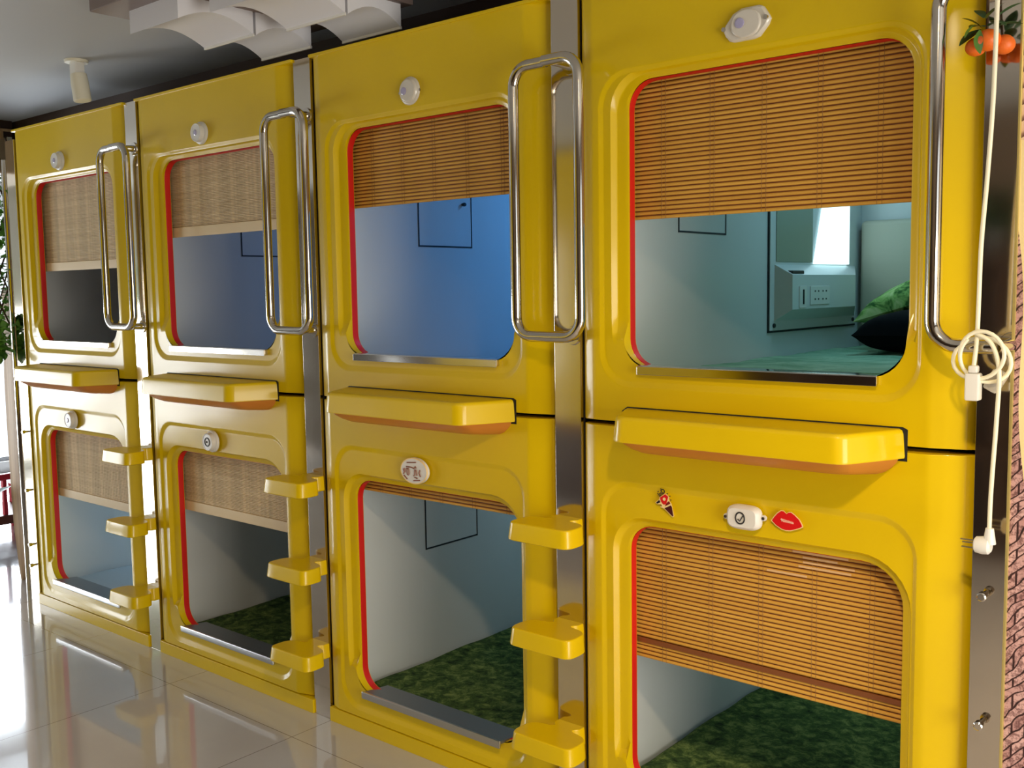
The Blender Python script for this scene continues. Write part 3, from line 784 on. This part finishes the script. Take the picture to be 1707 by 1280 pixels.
tag(sp, 'small white ceiling spotlight pointing down near the leftmost column', 'spotlight')

# ------------------------------------------------------------------ things left of the row
pole = MB().tube([(-.285, .085, 0), (-.285, .085, 2.29)], .024, 18).build('chrome_pole', M['chrome'], None, 60)
tag(pole, 'tall chrome pole standing left of the leftmost capsule', 'pole')
wb = MB(); rows = []
for k in range(25):
    t = k / 24; z = .0 + 1.62 * t; w = .085 * min(1, (.25 + math.sin(min(1, t * 5) * PI / 2) * .75)) * (1 - .35 * max(0, t - .7) / .3)
    c_ = -.52 - .02 * math.sin(t * 3)
    rows.append([(c_ - w, .155, z), (c_ - w * .5, .140, z), (c_ + w * .5, .140, z), (c_ + w, .155, z), (c_ + w * .5, .170, z), (c_ - w * .5, .170, z)])
wb.loops(rows, cap0=True, cap1=True)
wb = wb.build('wooden_board', M['wood'], None, 50); tag(wb, 'pale upright wooden board with rounded foot left of the chrome pole', 'board')
cab = empty('hanging_cabinet', (0, 0, 0))
MB().box(-1.7, -.905, -.7, .395, 2.30, 2.50, .004).build('cabinet_body', M['beige'], cab)
MB().box(-.905, -.893, -.7, .400, 2.293, 2.306, .002).build('bottom_edge', M['wood'], cab)
MB().box(-.905, -.893, .372, .398, 2.30, 2.505, .002).build('side_edge', M['white'], cab)
MB().box(-.905, -.890, -.7, .412, 2.535, 2.55, .002).build('top_rail', M['wood'], cab)
MB().box(-.905, -.892, .335, .35, 2.49, 2.55, .002).build('post', M['wood'], cab)
MB().box(-1.7, -.91, -.7, .41, 2.50, 2.5995).build('upper_box', M['wall_dark'], cab)
tag(cab, 'beige cabinet hung under the ceiling at the far left', 'cabinet')

def leaves(n, boxf, size, seed):
    rnd = random.Random(seed); b = MB()
    for _ in range(n):
        p = boxf(rnd); s_ = size * (.6 + .8 * rnd.random())
        a, e = rnd.random() * 2 * PI, (rnd.random() - .3) * 2.2
        d = Vector((math.cos(a) * math.cos(e), math.sin(a) * math.cos(e), -abs(math.sin(e)))); sd_ = d.cross(Vector((0, 0, 1)))
        if sd_.length < .01: sd_ = Vector((1, 0, 0))
        sd_.normalize(); nrm = d.cross(sd_)
        q = [p, p + d * s_ * .35 + sd_ * s_ * .36 + nrm * .1 * s_, p + d * s_ * .7 + sd_ * s_ * .25, p + d * s_, p + d * s_ * .7 - sd_ * s_ * .25, p + d * s_ * .35 - sd_ * s_ * .36 + nrm * .1 * s_]
        b.add(q, [(0, 1, 2, 3), (0, 3, 4, 5)])
    return b
ivy = empty('trailing_ivy', (-.36, .13, 0))
def ivb(r_):
    z = 1.30 + .95 * r_.random(); w = .05 + .10 * (r_.random())
    a = r_.random() * 2 * PI
    return Vector((w * math.cos(a) * 1.2 - .05, .06 * math.sin(a), z))
leaves(420, ivb, .055, 3).build('ivy_leaves', M['leaf'], ivy, smooth=False)
leaves(170, lambda r_: Vector((.16 + .12 * (r_.random() - .5), -.19 + .06 * (r_.random() - .5), 1.30 + .20 * r_.random())), .065, 4).build('ivy_tuft', M['leaf'], ivy, smooth=False)
MB().tube(smooth_path([(-.02, -.02, 1.75), (.06, -.09, 1.62), (.13, -.16, 1.52), (.15, -.19, 1.40)]), .004, 6).build('vine', M['stem'], ivy)
for q in range(3):
    MB().tube(smooth_path([(-.05 + .06 * math.sin(t * 1.3 + q * 2), .05 * math.cos(t * 1.1 + q), 1.3 + t * .16) for t in range(8)]), .005, 6).build('vine', M['stem'], ivy)
tag(ivy, 'green ivy trailing down around the chrome pole at the left', 'plant')

pp_ = empty('potted_plant', (-1.05, -.06, 0))
MB().lathe([(.09, .0), (.12, .02), (.15, .26), (.16, .28), (.14, .28), (.13, .25)], (0, 0, 0), 'z').build('pot', M['pot'], pp_)
for (rz, ry, L_, z) in ((.8, -1.1, .45, .26), (.2, -.9, .42, .27), (2.4, -1.0, .45, .26), (-1.2, -.9, .4, .26), (1.5, -.7, .42, .25), (.5, -.55, .36, .26), (-2.3, -.8, .42, .27)):
    lf = leaf_mesh(L_, .10, .10).build('big_leaf', M['darkleaf'], pp_, 60); lf.location = (0, 0, z); lf.rotation_euler = (0, ry, rz)
tag(pp_, 'dark potted plant with big leaves beside the wooden board', 'plant')
rc = empty('red_bench', (-1.75, .45, 0))
for y in (-.45, .28):
    for x in (-.2, .2): MB().box(x - .02, x + .02, y - .02, y + .02, 0, .30, .004).build('leg', M['red_paint'], rc)
MB().box(-.24, .24, -.5, .33, .11, .17, .006).build('seat', M['brown_wood'], rc)
for y in (-.4, -.25, -.10, .05, .20): MB().box(.20, .23, y - .012, y + .012, .17, .42, .003).build('back_bar', M['red_paint'], rc)
MB().box(.195, .235, -.5, .33, .40, .44, .005).build('top_rail', M['red_paint'], rc)
tag(rc, 'low red railed bench with brown seat at the far left edge', 'bench')
gc = empty('grey_chair', (-2.3, .35, 0))
for x in (-.2, .2):
    for y in (-.2, .2): MB().tube([(x * 1.1, y * 1.1, 0), (x, y, .45)], .015, 10).build('leg', M['chair_grey'], gc)
MB().box(-.23, .23, -.23, .23, .44, .48, .015).build('seat', M['chair_grey'], gc)
ring(.55, .92, (.06,) * 4, -.22, .22, [(0, .18), (.07, .18), (.07, .21), (0, .21), (0, .18)]).build('backrest', M['chair_grey'], gc)
for x in (-.19, .19): MB().tube([(x, .2, .46), (x, .195, .58)], .013, 10).build('back_post', M['chair_grey'], gc)
tag(gc, 'grey open back chair near the bright window at the far left', 'chair')

# ------------------------------------------------------------------ the room
RX0, RX1, RY0, RY1 = -4.2, 7.4, -4.2, 3.0
fl = struct(MB().box(RX0, RX1, RY0, RY1, -.1, 0).build('floor', M['floor'], smooth=False))
struct(MB().box(RX0, RX1, RY0, RY1, CEIL, CEIL + .1).build('ceiling', M['ceiling'], smooth=False))
struct(MB().box(RX0, RX1, RY1, RY1 + .1, 0, CEIL).build('wall_back', M['wall_dark'], smooth=False))
struct(MB().box(4.637, RX1, -.012, .1, 0, CEIL).build('wall_mural', M['mural'], smooth=False))
struct(MB().box(RX0, 4.64, .43, .55, 2.41, CEIL).build('light_block_beam', M['wall_dark'], smooth=False))  # added beam, keeps window light off the ceiling over the capsules
struct(MB().box(-.24, -.14, .55, RY1, 0, CEIL).build('light_block_partition', M['wall_dark'], smooth=False))  # added dark partition, cuts daylight past the left end of the row
struct(MB().box(-.14, 4.64, 2.02, 2.1, 0, CEIL).build('wall_behind_capsules', M['wall_dark'], smooth=False))
# left end wall: mostly window
wl = MB(); wl.box(RX0 - .1, RX0, RY0, RY1, 0, .10); wl.box(RX0 - .1, RX0, RY0, RY1, 2.40, CEIL)
for ya, yb in ((RY0, -4.1), (-1.5, 1.2), (2.8, RY1)): wl.box(RX0 - .1, RX0, ya, yb, .10, 2.40)
wl.box(RX0 - .1, RX0, -4.1, -1.5, 1.48, 2.40)
struct(wl.build('wall_left', M['wall_white'], smooth=False))
for n_, (ya, yb, zt) in enumerate(((-4.1, -1.5, 1.48), (1.2, 2.8, 2.4))):
    w_ = MB()
    for z in (.12, zt - .02): w_.box(RX0 - .07, RX0 - .03, ya, yb, z - .02, z + .02)
    for y in (ya + .025, (ya + yb) / 2, yb - .025): w_.box(RX0 - .07, RX0 - .03, y - .025, y + .025, .12, zt - .02)
    struct(w_.build('window_%d' % (n_ + 1), M['frame'], smooth=False))
# front wall behind the camera: windows on the left, dark panelling and a wardrobe on the right
wf = MB(); wf.box(RX0, RX1, RY0 - .1, RY0, 2.30, CEIL); wf.box(RX0, -1.6, RY0 - .1, RY0, 0, .10); wf.box(-1.6, RX1, RY0 - .1, RY0, 0, 2.30)
for x in (RX0 + .05, -2.9, -1.66): wf.box(x - .06, x + .06, RY0 - .1, RY0, .1, 2.3)
struct(wf.build('wall_front', M['wall'], smooth=False))
for n_, (xa, xb) in enumerate(((RX0 + .11, -2.96), (-2.84, -1.72))):
    w_ = MB(); 
    for z in (.12, 1.1, 2.28): w_.box(xa, xb, RY0 - .07, RY0 - .03, z - .02, z + .02)
    for x in (xa + .02, (xa + xb) / 2, xb - .02): w_.box(x - .02, x + .02, RY0 - .07, RY0 - .03, .12, 2.28)
    struct(w_.build('window_%d' % (n_ + 6), M['frame'], smooth=False))
# right end wall with a glazed door
wr = MB(); wr.box(RX1, RX1 + .1, RY0, -2.6, 0, CEIL); wr.box(RX1, RX1 + .1, -.5, RY1, 0, CEIL); wr.box(RX1, RX1 + .1, -2.6, -.5, 2.3, CEIL)
struct(wr.build('wall_right', M['wall'], smooth=False))

for (px_, py_, lab) in ((-3.55, -3.3, 'tall leafy plant in front of the low end window, farther from the capsules'), (-3.5, -2.25, 'tall leafy plant in front of the low end window, nearer the capsules')):
    tp = empty('window_plant', (px_, py_, 0))
    MB().lathe([(.10, 0), (.13, .02), (.16, .30), (.14, .30)], (0, 0, 0), 'z').build('pot', M['pot'], tp)
    for q in range(3): MB().tube(smooth_path([(.03 * q - .03, 0, .28), (.05 * math.cos(q * 2), .05 * math.sin(q * 2), .8), (.12 * math.cos(q * 2), .14 * math.sin(q * 2), 1.7)]), .012, 8).build('stem', M['stem'], tp)
    leaves(110, lambda r_: Vector(((r_.random() - .5) * .5, (r_.random() - .5) * .8, .5 + 1.5 * r_.random())), .13, int(-px_ * 100)).build('foliage', M['leaf'], tp, smooth=False)
    tag(tp, lab, 'plant')
# opposite side of the aisle: yellow locker block and a dark shelf unit with plants, seen only in the mirror strips
lk = empty('yellow_locker', (0, 0, 0))
MB().box(-.6, 1.9, -4.15, -3.6, .60, 2.58, .02).build('locker_top', M['yellow'], lk)
MB().box(-.6, 1.9, -4.15, -3.65, .08, .54, .01).build('locker_base', M['wall_dark'], lk)
MB().box(-.6, 1.9, -4.15, -3.62, .0, .08).build('plinth', M['wall_dark'], lk)
MB().box(-.6, 1.9, -4.15, -3.60, .54, .60).build('middle_board', M['brown_wood'], lk)
tag(lk, 'yellow topped locker block across the aisle', 'locker')
cu = MB(); rows = []
for z in (.05, 2.4): rows.append([(-3.40 + t * .0355, -3.98 + .035 * math.sin(t * 1.25), z) for t in range(50)])
cu.loops(rows, close=False); cu = cu.build('grey_curtain', M['curtain'], None, 60); tag(cu, 'grey curtain drawn across the window on the far side of the aisle', 'curtain')
ds = empty('dark_shelf_unit', (0, 0, 0))
MB().box(2.4, 4.8, -4.19, -4.12, 0, 1.74).build('back_board', M['wall_dark'], ds)
for z in (.02, .6, 1.18, 1.72): MB().box(2.4, 4.8, -4.12, -3.75, z - .02, z + .02).build('board', M['wall_dark'], ds)
for x in (2.4, 3.6, 4.8): MB().box(x - .02, x + .02, -4.12, -3.75, 0, 1.70).build('upright', M['wall_dark'], ds)
tag(ds, 'dark brown shelf unit across the aisle', 'shelf')
sp_ = empty('shelf_plant', (3.5, -3.92, 1.741))
MB().lathe([(.05, 0), (.07, .01), (.09, .14), (.08, .14)], (0, 0, 0), 'z').build('pot', M['pot'], sp_)
leaves(120, lambda r_: Vector(((r_.random() - .5) * .34, (r_.random() - .5) * .2, .14 + .24 * r_.random())), .10, 9).build('foliage', M['darkleaf'], sp_, smooth=False)
tag(sp_, 'leafy plant on top of the dark shelf unit across the aisle', 'plant')

# ------------------------------------------------------------------ lights
def area(name, loc, rot, sx, sy, energy, col, spread=None):
    l = bpy.data.lights.new(name, 'AREA'); l.shape = 'RECTANGLE'; l.size = sx; l.size_y = sy; l.energy = energy; l.color = col
    if spread: l.spread = math.radians(spread)
    o = bpy.data.objects.new(name, l); C.objects.link(o); o.location = loc; o.rotation_euler = rot; return o
area('daylight_end_window', (RX0 - .15, -2.8, .79), (0, -PI / 2, 0), 1.36, 2.55, 340, (.90, .95, 1.))
area('daylight_side_window', (RX0 - .15, 2.0, 1.25), (0, -PI / 2, 0), 2.3, 1.7, 420, (.82, .91, 1.))
area('daylight_front_window', (-2.9, RY0 - .2, 1.2), (PI / 2, 0, 0), 2.5, 2.2, 15, (.88, .94, 1.))
area('daylight_right_door', (RX1 + .15, -1.55, 1.0), (0, PI / 2, 0), 1.6, 2.0, 170, (1., .93, .80))
def spot_thing(x, y, energy, col, label):
    r_ = empty('ceiling_downlight', (x, y, CEIL))
    MB().lathe([(.05, -.012), (.055, -.008), (.055, -.0005)], (0, 0, 0), 'z', 24).build('trim_ring', M['white'], r_)
    lm = mat('downlight_lens', (1, .9, .7), .4, emit=(1, .86, .62), estr=12)
    MB().lathe([(.038, -.0135), (.040, -.012)], (0, 0, 0), 'z', 24).build('lens', lm, r_)
    l = bpy.data.lights.new('downlight', 'SPOT'); l.energy = energy; l.color = col; l.shadow_soft_size = .06; l.spot_size = math.radians(165); l.spot_blend = 1.
    lo = bpy.data.objects.new('downlight_bulb', l); C.objects.link(lo); lo.location = (x, y, CEIL - .08)
    tag(r_, label, 'downlight')
spot_thing(5.06, -1.75, 340, (1., .76, .47), 'round warm ceiling downlight over the aisle near the viewer')
spot_thing(2.2, -3.0, 5, (1., .86, .64), 'round warm ceiling downlight over the middle of the aisle')

def pod_light(k, up, energy, col, y=1.3, loc=None):
    z = (ZS if up else 0) + 1.14
    l = bpy.data.lights.new('capsule_lamp', 'AREA'); l.shape = 'RECTANGLE'; l.size = .30; l.size_y = .12; l.energy = energy; l.color = col
    o = bpy.data.objects.new('capsule_lamp', l); C.objects.link(o); o.location = (k * P + .60, y, z)
    f_ = MB().box(.44, .76, y - .07, y + .07, 1.152, 1.168, .003).build('ceiling_lamp_housing', M['white'], caps[(k, up)])
pod_light(0, True, .2, (.4, .5, 1.))
pod_light(1, True, 5., (.30, .50, 1.))
pod_light(2, True, 10.0, (.10, .40, 1.))
pod_light(3, True, 5.0, (.35, .78, 1.))
pod_light(0, False, 12.0, (.55, .78, 1.))
pod_light(1, False, 1.0, (.6, .85, 1.))
pod_light(2, False, 4., (.45, .78, 1.))
pod_light(3, False, 4.5, (.6, .9, 1.))

w = bpy.data.worlds.new('sky'); bpy.context.scene.world = w; w.use_nodes = True
bg = w.node_tree.nodes['Background']; bg.inputs['Color'].default_value = (.86, .93, 1., 1); bg.inputs['Strength'].default_value = 2.6

# ------------------------------------------------------------------ camera
q = [1700.0, 0.7053828057032834, -0.09242774216946316, -0.015609382014708696, 5.220779254434822, -2.3314358711612053, 1.5788437455230406]
yaw, pit, rol = q[1:4]
fw = Vector((-math.sin(yaw) * math.cos(pit), math.cos(yaw) * math.cos(pit), math.sin(pit))); rt = Vector((math.cos(yaw), math.sin(yaw), 0)); upv = rt.cross(fw)
r2 = math.cos(rol) * rt + math.sin(rol) * upv; u2 = -math.sin(rol) * rt + math.cos(rol) * upv
cam = bpy.data.cameras.new('camera'); co = bpy.data.objects.new('camera', cam); C.objects.link(co)
mw = Matrix.Identity(4)
for i in range(3): mw[i][0] = r2[i]; mw[i][1] = u2[i]; mw[i][2] = -fw[i]; mw[i][3] = q[4 + i]
co.matrix_world = mw
cam.sensor_fit = 'HORIZONTAL'; cam.sensor_width = 36; cam.lens = q[0] / 1707 * 36; cam.clip_start = .02
sc = bpy.context.scene; sc.camera = co
sc.view_settings.view_transform = 'Standard'; sc.view_settings.look = 'None'; sc.view_settings.gamma = 1; sc.view_settings.use_curve_mapping = False
sc.view_settings.exposure = -.85
